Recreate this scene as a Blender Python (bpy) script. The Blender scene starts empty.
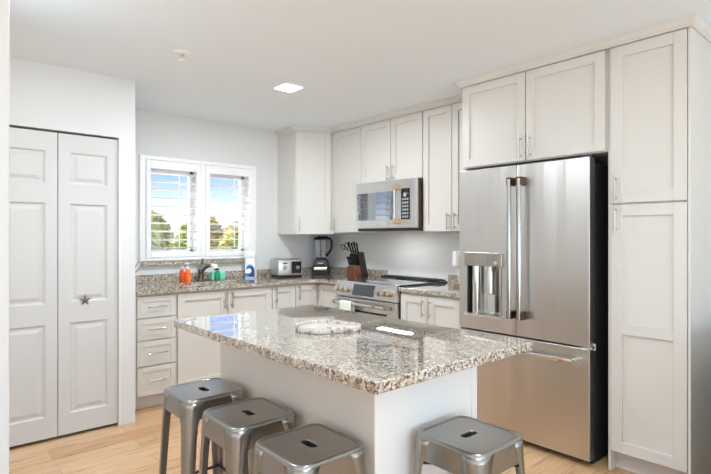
import bpy, bmesh, math, random
from mathutils import Vector, Matrix

S = bpy.context.scene
COL = S.collection
random.seed(7)
PI = math.pi

# ------------------------------------------------------------------ camera
cam_d = bpy.data.cameras.new('camera'); cam = bpy.data.objects.new('camera', cam_d); COL.objects.link(cam)
TH = 0.7222
cam.location = (4.569, -3.608, 1.325)
cam.rotation_euler = (PI / 2, 0, PI / 2 - TH)
cam_d.sensor_width = 36.0
cam_d.lens = 507.07 / 711 * 36
cam_d.clip_start = 0.05
S.camera = cam

# ------------------------------------------------------------------ world: clear sky, white near the horizon
W = bpy.data.worlds.new('sky'); S.world = W; W.use_nodes = True
wn = W.node_tree.nodes; wl = W.node_tree.links; wn.clear()
w_out = wn.new('ShaderNodeOutputWorld'); w_bg = wn.new('ShaderNodeBackground')
w_tc = wn.new('ShaderNodeTexCoord'); w_sep = wn.new('ShaderNodeSeparateXYZ'); w_rmp = wn.new('ShaderNodeValToRGB')
w_map = wn.new('ShaderNodeMapRange'); w_map.inputs[1].default_value = -0.05; w_map.inputs[2].default_value = 0.45
wl.new(w_tc.outputs['Generated'], w_sep.inputs[0]); wl.new(w_sep.outputs[2], w_map.inputs[0])
wl.new(w_map.outputs[0], w_rmp.inputs[0]); wl.new(w_rmp.outputs[0], w_bg.inputs[0]); wl.new(w_bg.outputs[0], w_out.inputs[0])
e = w_rmp.color_ramp.elements
e[0].position = 0.10; e[0].color = (0.98, 0.98, 0.98, 1)
e[1].position = 1.0; e[1].color = (0.18, 0.36, 0.72, 1)
for p_, c_ in ((0.17, (0.80, 0.86, 0.92, 1)), (0.24, (0.42, 0.53, 0.76, 1)), (0.33, (0.22, 0.355, 0.66, 1))):
    q = e.new(p_); q.color = c_
w_bg.inputs[1].default_value = 1.25

# ------------------------------------------------------------------ lights
def area(name, loc, rot, sx, sy, power, color=(1, 1, 1)):
    d = bpy.data.lights.new(name, 'AREA'); d.shape = 'RECTANGLE'; d.size = sx; d.size_y = sy
    d.energy = power; d.color = color
    o = bpy.data.objects.new(name, d); COL.objects.link(o); o.location = loc; o.rotation_euler = rot
    return o
sun_d = bpy.data.lights.new('sun', 'SUN'); sun_d.energy = 11.0; sun_d.angle = 0.02; sun_d.color = (1, 0.96, 0.88)
sun = bpy.data.objects.new('sun', sun_d); COL.objects.link(sun)
sun.rotation_euler = Vector((0.50, 0.62, -0.72)).to_track_quat('-Z', 'Y').to_euler()
# daylight through the glazed doors of the living area (behind and to the right of the camera)
area('daylight_terrace_door', (8.12, -3.3, 0.95), (0, PI / 2 + 1.10, 0), 1.8, 4.6, 104, (0.73, 0.90, 1.0))
area('daylight_rear_window', (4.6, -7.62, 1.30), (PI / 2 + 1.3, 0, 0), 4.4, 1.9, 33, (0.73, 0.90, 1.0))
# added fill lamps out of view, brightening the floor and ceiling
for lx, ly, lw in ((4.30, -2.5, 19), (2.1, -3.08, 9), (3.3, -5.6, 2), (6.0, -5.2, 7)):
    area('added_fill_lamp', (lx, ly, 2.43), (0, 0, 0), 0.15, 0.15, lw, (0.82, 0.93, 1.0))
pt = area('kitchen_window_portal', (-0.16, -1.525, 1.56), (0, -PI / 2, 0), 0.80, 1.04, 1)
pt.data.cycles.is_portal = True

S.view_settings.view_transform = 'Standard'; S.view_settings.look = 'None'
S.view_settings.gamma = 1.0; S.view_settings.use_curve_mapping = False
S.view_settings.exposure = 0.69
S.cycles.max_bounces = 10; S.cycles.diffuse_bounces = 7; S.cycles.use_denoising = True
S.cycles.sample_clamp_indirect = 8.0

# ------------------------------------------------------------------ materials
def mat(name, color=(0.8, 0.8, 0.8), rough=0.5, metal=0.0, **kw):
    m = bpy.data.materials.new(name); m.use_nodes = True
    b = m.node_tree.nodes['Principled BSDF']
    b.inputs['Base Color'].default_value = (*color, 1); b.inputs['Roughness'].default_value = rough
    b.inputs['Metallic'].default_value = metal
    for k, v in kw.items():
        b.inputs[k].default_value = v
    return m
def nodes(m):
    return m.node_tree.nodes, m.node_tree.links, m.node_tree.nodes['Principled BSDF']
def position(m, scale=(1, 1, 1), rot=(0, 0, 0)):
    n, l, b = nodes(m)
    g = n.new('ShaderNodeNewGeometry'); mp = n.new('ShaderNodeMapping')
    mp.inputs['Scale'].default_value = scale; mp.inputs['Rotation'].default_value = rot
    l.new(g.outputs['Position'], mp.inputs[0])
    return mp.outputs[0]
def ramp(m, fac, stops, interp='LINEAR'):
    n, l, b = nodes(m)
    r = n.new('ShaderNodeValToRGB'); r.color_ramp.interpolation = interp
    el = r.color_ramp.elements
    el[0].position, el[0].color = stops[0][0], (*stops[0][1], 1)
    el[1].position, el[1].color = stops[-1][0], (*stops[-1][1], 1)
    for p, c in stops[1:-1]:
        x = el.new(p); x.color = (*c, 1)
    l.new(fac, r.inputs[0])
    return r.outputs[0]
def noise(m, vec, scale, detail=3, rough=0.5):
    n, l, b = nodes(m)
    t = n.new('ShaderNodeTexNoise'); t.inputs['Scale'].default_value = scale
    t.inputs['Detail'].default_value = detail; t.inputs['Roughness'].default_value = rough
    l.new(vec, t.inputs['Vector'])
    return t.outputs[0]
def mix(m, fac, a, b_, mode='MIX'):
    n, l, b = nodes(m)
    x = n.new('ShaderNodeMix'); x.data_type = 'RGBA'; x.blend_type = mode
    for s, v in ((0, fac), (6, a), (7, b_)):
        if hasattr(v, 'links') or hasattr(v, 'is_linked'):
            l.new(v, x.inputs[s])
        else:
            x.inputs[s].default_value = v if s == 0 else (*v, 1)
    return x.outputs[2]
def bump(m, h, strength, dist=0.002):
    n, l, b = nodes(m)
    x = n.new('ShaderNodeBump'); x.inputs['Strength'].default_value = strength; x.inputs['Distance'].default_value = dist
    l.new(h, x.inputs['Height']); l.new(x.outputs[0], b.inputs['Normal'])
def set_color(m, c):
    n, l, b = nodes(m); l.new(c, b.inputs['Base Color'])

M_WALL = mat('wall_paint', (0.69, 0.69, 0.685), 0.6)
bump(M_WALL, noise(M_WALL, position(M_WALL), 160), 0.08)
M_CEIL = mat('ceiling_paint', (0.81, 0.868, 0.915), 0.8)
bump(M_CEIL, noise(M_CEIL, position(M_CEIL), 120), 0.1)
M_TRIM = mat('white_trim_paint', (0.76, 0.755, 0.745), 0.35)
M_DOOR = mat('white_door_paint', (0.60, 0.59, 0.58), 0.4)
M_CAB = mat('cream_cabinet_paint', (0.635, 0.615, 0.58), 0.38)
M_GAP = mat('dark_reveal', (0.05, 0.045, 0.04), 0.8)
M_SHUT = mat('white_shutter_paint', (0.86, 0.86, 0.86), 0.35)
M_NICK = mat('brushed_nickel', (0.50, 0.47, 0.43), 0.3, 1.0)
M_BLACK = mat('black_plastic', (0.008, 0.008, 0.009), 0.4, 0.0, **{'Specular IOR Level': 0.3})
M_BLKGLASS = mat('black_glass', (0.008, 0.009, 0.011), 0.04)
M_DGREY = mat('dark_grey_metal', (0.05, 0.05, 0.055), 0.45, 0.6)
M_BRONZE = mat('dark_bronze_metal', (0.12, 0.075, 0.045), 0.35, 1.0)
M_BRASS = mat('warm_brass_metal', (0.62, 0.45, 0.26), 0.3, 1.0)
M_CHROME = mat('polished_steel', (0.72, 0.71, 0.69), 0.14, 1.0)
M_COPPER = mat('copper_accent', (0.55, 0.32, 0.22), 0.3, 1.0)
M_HANDLE = mat('dark_steel_bar', (0.42, 0.41, 0.39), 0.2, 1.0)
M_PANEL = mat('bronze_steel', (0.42, 0.39, 0.35), 0.3, 1.0)
M_WPLAS = mat('white_plastic', (0.84, 0.84, 0.82), 0.35)
M_COOK = mat('ceramic_glass', (0.010, 0.010, 0.012), 0.05, 0.0, IOR=1.8, **{'Coat Weight': 1.0, 'Coat IOR': 1.8, 'Coat Roughness': 0.02})
M_GLASS = mat('clear_glass', (1, 1, 1), 0.0, 0.0, **{'Transmission Weight': 1.0, 'IOR': 1.45})
M_JAR = mat('clear_plastic', (0.86, 0.88, 0.95), 0.08, 0.0, **{'Transmission Weight': 0.8, 'IOR': 1.3})

M_STEEL = mat('brushed_stainless', (0.63, 0.612, 0.592), 0.30, 1.0)
_n = noise(M_STEEL, position(M_STEEL, (5, 5, 0.22)), 1.5, 2)
bump(M_STEEL, _n, 0.30, 0.04)
M_STOOL = mat('gunmetal_steel', (0.34, 0.33, 0.305), 0.29, 0.9)
def granite(name, shift):
    m = mat(name, (0.5, 0.45, 0.4), 0.03, 0.0, IOR=1.6, **{'Coat Weight': 0.85, 'Coat Roughness': 0.01, 'Coat IOR': 1.6})
    v = position(m, (1, 1, 1), (0.3, 0.4, shift))
    base = ramp(m, noise(m, v, 30, 5, 0.7), [(0.30, (0.16, 0.125, 0.09)), (0.44, (0.36, 0.30, 0.235)), (0.56, (0.56, 0.485, 0.395)), (0.72, (0.42, 0.36, 0.30))])
    n, l, b = nodes(m)
    vo = n.new('ShaderNodeTexVoronoi'); vo.inputs['Scale'].default_value = 150; l.new(v, vo.inputs['Vector'])
    sp = n.new('ShaderNodeSeparateColor'); l.new(vo.outputs['Color'], sp.inputs[0])
    c1 = mix(m, ramp(m, sp.outputs[0], [(0.70, (0, 0, 0)), (0.76, (0.8, 0.8, 0.8))]), base, (0.68, 0.61, 0.53))
    dk = ramp(m, noise(m, v, 105, 3, 0.65), [(0.52, (0, 0, 0)), (0.57, (0.95, 0.95, 0.95))])
    c2 = mix(m, dk, c1, (0.045, 0.038, 0.03))
    br = ramp(m, noise(m, position(m, (1, 1, 1), (1.1, 0.2, shift)), 60, 3, 0.6), [(0.58, (0, 0, 0)), (0.64, (0.7, 0.7, 0.7))])
    c3 = mix(m, br, c2, (0.20, 0.135, 0.085))
    set_color(m, c3)
    return m
M_GRAN = granite('speckled_granite', 0.2)

M_FLOOR = mat('oak_plank_floor', (0.6, 0.42, 0.27), 0.32)
def floor_mat():
    m = M_FLOOR; n, l, b = nodes(m)
    g = n.new('ShaderNodeNewGeometry'); sx = n.new('ShaderNodeSeparateXYZ'); cx = n.new('ShaderNodeCombineXYZ')
    l.new(g.outputs['Position'], sx.inputs[0]); l.new(sx.outputs[1], cx.inputs[0]); l.new(sx.outputs[0], cx.inputs[1])
    bt = n.new('ShaderNodeTexBrick'); l.new(cx.outputs[0], bt.inputs['Vector'])
    bt.inputs['Scale'].default_value = 1.0; bt.inputs['Brick Width'].default_value = 1.25; bt.inputs['Row Height'].default_value = 0.16
    bt.inputs['Mortar Size'].default_value = 0.0016; bt.inputs['Mortar Smooth'].default_value = 0.3
    bt.offset = 0.37
    bt.inputs['Color1'].default_value = (0.0, 0, 0, 1); bt.inputs['Color2'].default_value = (1, 1, 1, 1)
    bt.inputs['Mortar'].default_value = (0.5, 0.5, 0.5, 1)
    tone = ramp(m, bt.outputs['Color'], [(0.0, (0.52, 0.28, 0.125)), (0.5, (0.63, 0.375, 0.19)), (1.0, (0.70, 0.46, 0.265))])
    v = position(m, (14, 1.1, 1))
    gr = ramp(m, noise(m, v, 2.4, 6, 0.62), [(0.32, (0.58, 0.50, 0.44)), (0.5, (1, 1, 1)), (0.7, (0.88, 0.83, 0.78))])
    v2 = position(m, (3, 0.6, 1))
    pale = ramp(m, noise(m, v2, 2.2, 4, 0.6), [(0.45, (0, 0, 0)), (0.72, (0.55, 0.55, 0.55))])
    c = mix(m, 1.0, tone, gr, 'MULTIPLY')
    c = mix(m, pale, c, (0.72, 0.53, 0.35))
    inv_ = ramp(m, bt.outputs['Fac'], [(0.0, (0, 0, 0)), (1.0, (0.7, 0.7, 0.7))])
    c = mix(m, inv_, c, (0.22, 0.14, 0.08))
    set_color(m, c)
floor_mat()

def wood(name, a, b_, scale=18, rough=0.4):
    m = mat(name, a, rough)
    set_color(m, ramp(m, noise(m, position(m, (1, 1, 0.12)), scale, 4, 0.6), [(0.35, a), (0.65, b_)]))
    return m
M_WOOD = wood('warm_brown_wood', (0.045, 0.016, 0.008), (0.19, 0.062, 0.02), 90)
M_BLOCK = wood('dark_stained_wood', (0.005, 0.004, 0.004), (0.018, 0.008, 0.006), 90)

M_TRAY = mat('white_shell_inlay', (0.85, 0.82, 0.78), 0.25)
set_color(M_TRAY, ramp(M_TRAY, noise(M_TRAY, position(M_TRAY), 42, 3, 0.6),
    [(0.34, (0.28, 0.20, 0.14)), (0.42, (0.48, 0.39, 0.32)), (0.50, (0.66, 0.62, 0.58)), (0.75, (0.60, 0.55, 0.50))]))
M_TRAYTOP = mat('pale_shell_top', (0.84, 0.80, 0.76), 0.2)
set_color(M_TRAYTOP, ramp(M_TRAYTOP, noise(M_TRAYTOP, position(M_TRAYTOP), 26, 3, 0.6),
    [(0.3, (0.52, 0.44, 0.38)), (0.45, (0.62, 0.57, 0.53)), (0.7, (0.66, 0.63, 0.60))]))

# ------------------------------------------------------------------ mesh helpers
def bm_box(bm, lo, hi, bev=0.0, seg=2):
    x0, y0, z0 = lo; x1, y1, z1 = hi
    vs = [bm.verts.new(p) for p in ((x0, y0, z0), (x1, y0, z0), (x1, y1, z0), (x0, y1, z0), (x0, y0, z1), (x1, y0, z1), (x1, y1, z1), (x0, y1, z1))]
    fs = [bm.faces.new([vs[i] for i in q]) for q in ((3, 2, 1, 0), (4, 5, 6, 7), (0, 1, 5, 4), (1, 2, 6, 5), (2, 3, 7, 6), (3, 0, 4, 7))]
    if bev > 0:
        es = list({ed for f in fs for ed in f.edges})
        bmesh.ops.bevel(bm, geom=es, offset=bev, segments=seg, affect='EDGES', profile=0.5)
    return bm
def frame_of(d):
    d = d.normalized()
    u = d.cross(Vector((0, 0, 1)))
    if u.length < 1e-4: u = Vector((1, 0, 0))
    u.normalize(); return u, d.cross(u).normalized()
def bm_cyl(bm, p0, p1, r0, r1=None, seg=20, caps=True):
    p0, p1 = Vector(p0), Vector(p1); r1 = r0 if r1 is None else r1
    u, v = frame_of(p1 - p0)
    A, B = [], []
    for i in range(seg):
        a = 2 * PI * i / seg; w = u * math.cos(a) + v * math.sin(a)
        A.append(bm.verts.new(p0 + w * r0)); B.append(bm.verts.new(p1 + w * r1))
    for i in range(seg):
        j = (i + 1) % seg; bm.faces.new((A[i], A[j], B[j], B[i]))
    if caps:
        bm.faces.new(A[::-1]); bm.faces.new(B)
    return bm
def bm_tube(bm, pts, r, seg=10):
    pts = [Vector(p) for p in pts]; rings = []
    for i, p in enumerate(pts):
        t = (pts[min(i + 1, len(pts) - 1)] - pts[max(i - 1, 0)])
        u, v = frame_of(t); rr = r[i] if isinstance(r, (list, tuple)) else r
        rings.append([bm.verts.new(p + (u * math.cos(2 * PI * k / seg) + v * math.sin(2 * PI * k / seg)) * rr) for k in range(seg)])
    for a, b in zip(rings, rings[1:]):
        # keep rings aligned
        off = min(range(seg), key=lambda o: (a[0].co - b[o].co).length)
        b[:] = b[off:] + b[:off]
        for k in range(seg):
            bm.faces.new((a[k], a[(k + 1) % seg], b[(k + 1) % seg], b[k]))
    bm.faces.new(rings[0][::-1]); bm.faces.new(rings[-1])
    return bm
def bm_lathe(bm, prof, c=(0, 0, 0), seg=28, sx=1, sy=1, rot=0):
    c = Vector(c); rings = []
    for r, z in prof:
        if r < 1e-6:
            rings.append([bm.verts.new(c + Vector((0, 0, z)))])
        else:
            rg = []
            for k in range(seg):
                a = 2 * PI * k / seg; x, y = r * sx * math.cos(a), r * sy * math.sin(a)
                rg.append(bm.verts.new(c + Vector((x * math.cos(rot) - y * math.sin(rot), x * math.sin(rot) + y * math.cos(rot), z))))
            rings.append(rg)
    for a, b in zip(rings, rings[1:]):
        for k in range(seg):
            j = (k + 1) % seg
            if len(a) == 1 and len(b) > 1: bm.faces.new((a[0], b[j], b[k]))
            elif len(b) == 1 and len(a) > 1: bm.faces.new((a[k], a[j], b[0]))
            elif len(a) > 1: bm.faces.new((a[k], a[j], b[j], b[k]))
    if len(rings[0]) > 1: bm.faces.new(rings[0][::-1])
    if len(rings[-1]) > 1: bm.faces.new(rings[-1])
    return bm
def bm_prism(bm, poly, axis, a, b, bev=0.0):
    """poly: 2D points; axis 'x','y','z' = extrusion axis from a to b"""
    def mk(p, t):
        return {'x': (t, p[0], p[1]), 'y': (p[0], t, p[1]), 'z': (p[0], p[1], t)}[axis]
    A = [bm.verts.new(mk(p, a)) for p in poly]; B = [bm.verts.new(mk(p, b)) for p in poly]; n = len(poly); fs = []
    for i in range(n):
        j = (i + 1) % n; fs.append(bm.faces.new((A[i], A[j], B[j], B[i])))
    fs.append(bm.faces.new(A[::-1])); fs.append(bm.faces.new(B))
    if bev:
        bmesh.ops.bevel(bm, geom=list({e_ for f in fs for e_ in f.edges}), offset=bev, segments=2, affect='EDGES', profile=0.5)
    return bm
def bm_sweep(bm, path, prof, z0=0.0):
    """horizontal moulding: path of 2D points, profile of (outward, z) where outward is the right-hand side"""
    n = len(path); rings = []
    for i in range(n):
        p = Vector(path[i])
        def nrm(a, b):
            d = (Vector(b) - Vector(a)).normalized(); return Vector((d.y, -d.x))
        if i == 0: m = nrm(path[0], path[1])
        elif i == n - 1: m = nrm(path[-2], path[-1])
        else:
            a, b = nrm(path[i - 1], path[i]), nrm(path[i], path[i + 1]); m = (a + b) / (1 + a.dot(b))
        rings.append([bm.verts.new((p.x + m.x * o, p.y + m.y * o, z0 + z)) for o, z in prof])
    k = len(prof)
    for a, b in zip(rings, rings[1:]):
        for i in range(k):
            j = (i + 1) % k; bm.faces.new((a[i], a[j], b[j], b[i]))
    bm.faces.new(rings[0][::-1]); bm.faces.new(rings[-1])
    return bm
def NB(): return bmesh.new()
def obj(name, bm, m, parent=None, smooth=False, loc=None):
    bmesh.ops.recalc_face_normals(bm, faces=bm.faces)
    me = bpy.data.meshes.new(name); bm.to_mesh(me); bm.free()
    me.materials.append(m)
    if smooth:
        for p in me.polygons: p.use_smooth = True
        try: me.set_sharp_from_angle(angle=math.radians(38))
        except Exception: pass
    o = bpy.data.objects.new(name, me); COL.objects.link(o)
    if parent is not None: o.parent = parent
    if loc is not None: o.location = loc
    return o
def thing(name, label, cat, loc=(0, 0, 0), rotz=0.0, group=None):
    o = bpy.data.objects.new(name, None); COL.objects.link(o); o.empty_display_size = 0.1
    o.location = loc; o.rotation_euler = (0, 0, rotz); o['label'] = label; o['category'] = cat
    if group: o['group'] = group
    return o
def tag(o, label, cat, group=None):
    o['label'] = label; o['category'] = cat
    if group: o['group'] = group
    return o
def struct(name, bm, m, parent=None, smooth=False):
    o = obj(name, bm, m, parent, smooth)
    if parent is None: o['kind'] = 'structure'
    return o
def box(lo, hi, bev=0.0): return bm_box(NB(), lo, hi, bev)

CEIL = 2.44
XR, YR = 8.0, -7.5          # far sides of the open-plan room

# ------------------------------------------------------------------ room shell
struct('floor', box((-0.15, YR - 0.15, -0.1), (XR + 0.15, 0.15, 0.0)), M_FLOOR)
struct('ceiling', box((-0.15, YR - 0.15, CEIL), (XR + 0.15, 0.15, CEIL + 0.12)), M_CEIL)
struct('wall_right', box((-0.15, 0, 0), (XR + 0.15, 0.15, CEIL)), M_WALL)
OPN = ((-2.020, -1.572), (-1.468, -1.030)); WZ0, WZ1 = 1.175, 1.945
wb = NB()
ys = [YR, OPN[0][0], OPN[0][1], OPN[1][0], OPN[1][1], 0.0]
bm_box(wb, (-0.15, YR, 0), (0, 0, WZ0)); bm_box(wb, (-0.15, YR, WZ1), (0, 0, CEIL))
for a, b in ((ys[0], ys[1]), (ys[2], ys[3]), (ys[4], ys[5])):
    bm_box(wb, (-0.15, a, WZ0), (0, b, WZ1))
struct('wall_back', wb, M_WALL)
# closet block standing in front of the window wall: front face at x = 0.80
CX, CY, DY0, DY1, DZ = 0.80, -2.39, -3.262, -2.490, 2.022
wl_ = NB()
bm_box(wl_, (CX - 0.11, DY1, 0), (CX, CY, CEIL)); bm_box(wl_, (CX - 0.11, DY0, DZ), (CX, DY1, CEIL))
bm_box(wl_, (CX - 0.11, YR, 0), (CX, DY0, CEIL)); bm_box(wl_, (0, CY - 0.1, 0), (CX - 0.11, CY, CEIL))
struct('wall_left', wl_, M_WALL)
# end of the hallway wall close to the camera
struct('wall_hallway', box((1.55, -3.52, 0), (2.287, -3.325, CEIL), 0.004), M_WALL)
# sides of the living area behind the camera, with glazed openings
we = NB()
bm_box(we, (XR, YR, 2.35), (XR + 0.15, 0, CEIL)); bm_box(we, (XR, YR, 0), (XR + 0.15, -5.6, 2.35)); bm_box(we, (XR, -1.0, 0), (XR + 0.15, 0, 2.35))
struct('wall_terrace', we, M_WALL)
wr = NB()
bm_box(wr, (0, YR - 0.15, 2.3), (XR, YR, CEIL)); bm_box(wr, (0, YR - 0.15, 0), (XR, YR, 0.35))
bm_box(wr, (0, YR - 0.15, 0.35), (2.4, YR, 2.3)); bm_box(wr, (6.8, YR - 0.15, 0.35), (XR, YR, 2.3))
struct('wall_rear', wr, M_WALL)
# unseen low block added beside the pantry to shade its lower side
struct('shade_blocker', box((4.05, -0.95, 0), (4.17, 0, 0.84), 0.004), mat('shade_blocker_paint', (0.16, 0.17, 0.14), 0.5))
fr = NB()
for y in (-5.6, -4.1, -2.55, -1.05): bm_box(fr, (XR + 0.02, y, 0), (XR + 0.08, y + 0.06, 2.35))
bm_box(fr, (XR + 0.02, -5.6, 2.28), (XR + 0.08, -1.0, 2.35)); bm_box(fr, (XR + 0.02, -5.6, 0), (XR + 0.08, -1.0, 0.05))
struct('door_3', fr, M_TRIM)
fr = NB()
for x in (2.4, 3.84, 5.3, 6.74): bm_box(fr, (x, YR - 0.09, 0.35), (x + 0.06, YR - 0.03, 2.3))
bm_box(fr, (2.4, YR - 0.09, 0.35), (6.8, YR - 0.03, 0.41)); bm_box(fr, (2.4, YR - 0.09, 2.24), (6.8, YR - 0.03, 2.3))
struct('window_3', fr, M_TRIM)
# baseboards
def bb(name, path):
    struct(name, bm_sweep(NB(), path, [(0.001, 0.0), (0.014, 0.0), (0.014, 0.085), (0.008, 0.10), (0.001, 0.10)]), M_TRIM)
bb('baseboard_left', [(CX, DY1 - 0.0), (CX, CY), (0.62, CY)][::-1])
bb('baseboard_right', [(3.80, 0.0), (XR, 0.0)])
# thin door lining of the closet
tl = NB()
bm_box(tl, (CX - 0.10, DY1 - 0.013, 0), (CX + 0.003, DY1 - 0.0005, DZ))
bm_box(tl, (CX - 0.10, DY0 + 0.0005, 0), (CX + 0.003, DY0 + 0.013, DZ))
struct('trim_1', tl, M_TRIM)

# ------------------------------------------------------------------ windows (glazing behind the shutters)
for i, (a, b) in enumerate(OPN):
    f = NB()
    for y0, y1, z0, z1 in ((a, a + 0.03, WZ0, WZ1), (b - 0.03, b, WZ0, WZ1), (a, b, WZ0, WZ0 + 0.03), (a, b, WZ1 - 0.03, WZ1)):
        bm_box(f, (-0.14, y0, z0), (-0.09, y1, z1))
    w = struct('window_%d' % (i + 1), f, M_TRIM)
    obj('window_pane', box((-0.118, a + 0.03, WZ0 + 0.03), (-0.114, b - 0.03, WZ1 - 0.03)), M_GLASS, w)
# flat casing round both shutters
cs = NB()
Y0, Y1, Z0, Z1 = -2.101, -0.950, 1.113, 2.043
YA, YB = -2.050, -0.988
for lo, hi in (((0.0005, Y0, Z0), (0.020, YA, Z1)), ((0.0005, YB, Z0), (0.020, Y1, Z1)),
               ((0.0005, YA, 2.010), (0.020, YB, Z1)), ((0.0005, YA, Z0), (0.020, YB, 1.140)), ((0.0005, -1.542, 1.140), (0.024, -1.498, 2.010))):
    bm_box(cs, lo, hi, 0.003)
struct('trim_2', cs, M_SHUT)

def shutter(y0, y1, label, hinge_y, tilt):
    t = thing('window_shutter', label, 'shutter', (0.004, (y0 + y1) / 2, 1.142), 0, 'plantation shutters over the sink')
    w = (y1 - y0) / 2; h = 0.865; st = 0.043; rb, rt = 0.048, 0.075
    f = NB()
    bm_box(f, (-0.002, -w, 0), (0.022, -w + st, h), 0.003); bm_box(f, (-0.002, w - st, 0), (0.022, w, h), 0.003)
    bm_box(f, (-0.002, -w + st, 0), (0.022, w - st, rb), 0.003); bm_box(f, (-0.002, -w + st, h - rt), (0.022, w - st, h), 0.003)
    obj('shutter_frame', f, M_SHUT, t)
    n = 10; lv = NB(); z_lo, z_hi = rb, h - rt; pitch = (z_hi - z_lo) / n
    tilt = math.radians(tilt)
    for k in range(n):
        zc = z_lo + pitch * (k + 0.5); pr = []
        for a in range(14):
            an = 2 * PI * a / 14; u = 0.0315 * math.cos(an); v = 0.0046 * math.sin(an)
            pr.append((0.006 + u * math.cos(tilt) - v * math.sin(tilt), zc + u * math.sin(tilt) + v * math.cos(tilt)))
        bm_prism(lv, pr, 'y', -w + st + 0.001, w - st - 0.001)
    obj('louvers', lv, M_SHUT, t, True)
    obj('tilt_rod', box((0.038, 0.030, z_lo + 0.03), (0.046, 0.039, z_hi - 0.03), 0.002), M_SHUT, t)
    for z in (0.08, h - 0.1):
        obj('hinge', bm_cyl(NB(), (0.024, hinge_y * (w - 0.006), z), (0.024, hinge_y * (w - 0.006), z + 0.05), 0.0045, seg=10), M_SHUT, t, True)
    return t
shutter(-2.047, -1.544, 'white louvered shutter panel above the faucet, left of the pair', -1, 11)
shutter(-1.496, -0.991, 'white louvered shutter panel nearer the corner cabinet, right of the pair', 1, 3)

# ------------------------------------------------------------------ bifold closet doors
def bifold(name, y0, y1):
    w = y1 - y0; h = DZ - 0.036
    bm = NB()
    # front skin: grid with three recessed, raised-field panels
    mrg = 0.068 if w < 0.5 else 0.09
    zb = [0.135, 0.735, 0.870, 1.525, 1.655, 1.865]
    xs = [0, mrg, w - mrg, w]; zs = [0] + zb + [h]
    V = {}
    def gv(x, y, z):
        k = (round(x, 5), round(y, 5), round(z, 5))
        if k not in V: V[k] = bm.verts.new((x, y, z))
        return V[k]
    D = -0.034
    for i in range(3):
        for j in range(len(zs) - 1):
            x0, x1, z0, z1 = xs[i], xs[i + 1], zs[j], zs[j + 1]
            if i == 1 and j in (1, 3, 5):
                prev = (x0, x1, z0, z1, D)
                for ins, dep in ((0.010, D + 0.011), (0.022, D + 0.011), (0.045, D + 0.003)):
                    cur = (x0 + ins, x1 - ins, z0 + ins, z1 - ins, dep)
                    def cr(q): return [gv(q[0], q[4], q[2]), gv(q[1], q[4], q[2]), gv(q[1], q[4], q[3]), gv(q[0], q[4], q[3])]
                    A, B = cr(prev), cr(cur)
                    for k in range(4): bm.faces.new((A[k], A[(k + 1) % 4], B[(k + 1) % 4], B[k]))
                    prev = cur
                bm.faces.new(cr(prev))
            else:
                bm.faces.new((gv(x0, D, z0), gv(x1, D, z0), gv(x1, D, z1), gv(x0, D, z1)))
    # sides and back
    for j in range(len(zs) - 1):
        bm.faces.new((gv(0, D, zs[j]), gv(0, D, zs[j + 1]), gv(0, 0, zs[j + 1]), gv(0, 0, zs[j])))
        bm.faces.new((gv(w, D, zs[j]), gv(w, 0, zs[j]), gv(w, 0, zs[j + 1]), gv(w, D, zs[j + 1])))
    for i in range(3):
        bm.faces.new((gv(xs[i], D, 0), gv(xs[i], 0, 0), gv(xs[i + 1], 0, 0), gv(xs[i + 1], D, 0)))
        bm.faces.new((gv(xs[i], D, h), gv(xs[i + 1], D, h), gv(xs[i + 1], 0, h), gv(xs[i], 0, h)))
    o = struct(name, bm, M_DOOR)
    o.location = (CX - 0.044, y0, 0.021); o.rotation_euler = (0, 0, PI / 2)
    return o
bifold('door_1', DY0 + 0.015, -2.878)
bifold('door_2', -2.873, DY1 - 0.016)

# starfish on the right leaf
sf = NB()
cs_ = [sf.verts.new((0, 0, -0.0)), None]
ctr = sf.verts.new((0, -0.014, 0)); bk = cs_[0]; ring = []
for k in range(20):
    a = 2 * PI * k / 20 + PI / 2; q = k % 4
    r = (0.041, 0.024, 0.0135, 0.024)[q]; wv = (0, 0.75, 1, 0.75)[q]
    # arm sides pulled towards the arm axis to make them finger shaped
    base = 2 * PI * round(k / 4) / 5 + PI / 2
    if q in (1, 3):
        ax = 2 * PI * ((k + (1 if q == 3 else -1)) // 4) / 5 + PI / 2
        a = ax + (0.26 if q == 1 else -0.26)
    ring.append(sf.verts.new((r * math.cos(a), -0.003, r * math.sin(a))))
for k in range(20):
    sf.faces.new((ctr, ring[k], ring[(k + 1) % 20])); sf.faces.new((bk, ring[(k + 1) % 20], ring[k]))
M_STAR = mat('taupe_resin', (0.16, 0.13, 0.105), 0.6)
o = obj('starfish_ornament', sf, M_STAR); o.location = (CX - 0.0095, -2.715, 0.898); o.rotation_euler = (0, 0, PI / 2)
tag(o, 'small taupe starfish ornament fixed to the white closet door', 'ornament')

# ------------------------------------------------------------------ cabinet parts (local frame: x along, front towards -y)
def shaker(w, h, t=0.02, rail=0.058, mid=None, rec=0.012):
    bm = NB(); b = 0.0016
    bm_box(bm, (0, -t, 0), (rail, 0, h), b); bm_box(bm, (w - rail, -t, 0), (w, 0, h), b)
    bm_box(bm, (rail, -t, 0), (w - rail, 0, rail), b); bm_box(bm, (rail, -t, h - rail), (w - rail, 0, h), b)
    if mid: bm_box(bm, (rail, -t, mid - rail / 2), (w - rail, 0, mid + rail / 2), b)
    bm_box(bm, (rail - 0.002, -t + rec, rail - 0.002), (w - rail + 0.002, -0.002, h - rail + 0.002))
    return bm
def pull(length, vertical=True):
    bm = NB(); L = length / 2; s = 0.03
    P = (lambda y, u: (0, y, u)) if vertical else (lambda y, u: (u, y, 0))
    bm_cyl(bm, P(-s, -L), P(-s, L), 0.0055, seg=12)
    for u in (-L * 0.72, L * 0.72): bm_cyl(bm, P(0, u), P(-s, u), 0.0045, seg=10)
    return bm
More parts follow.
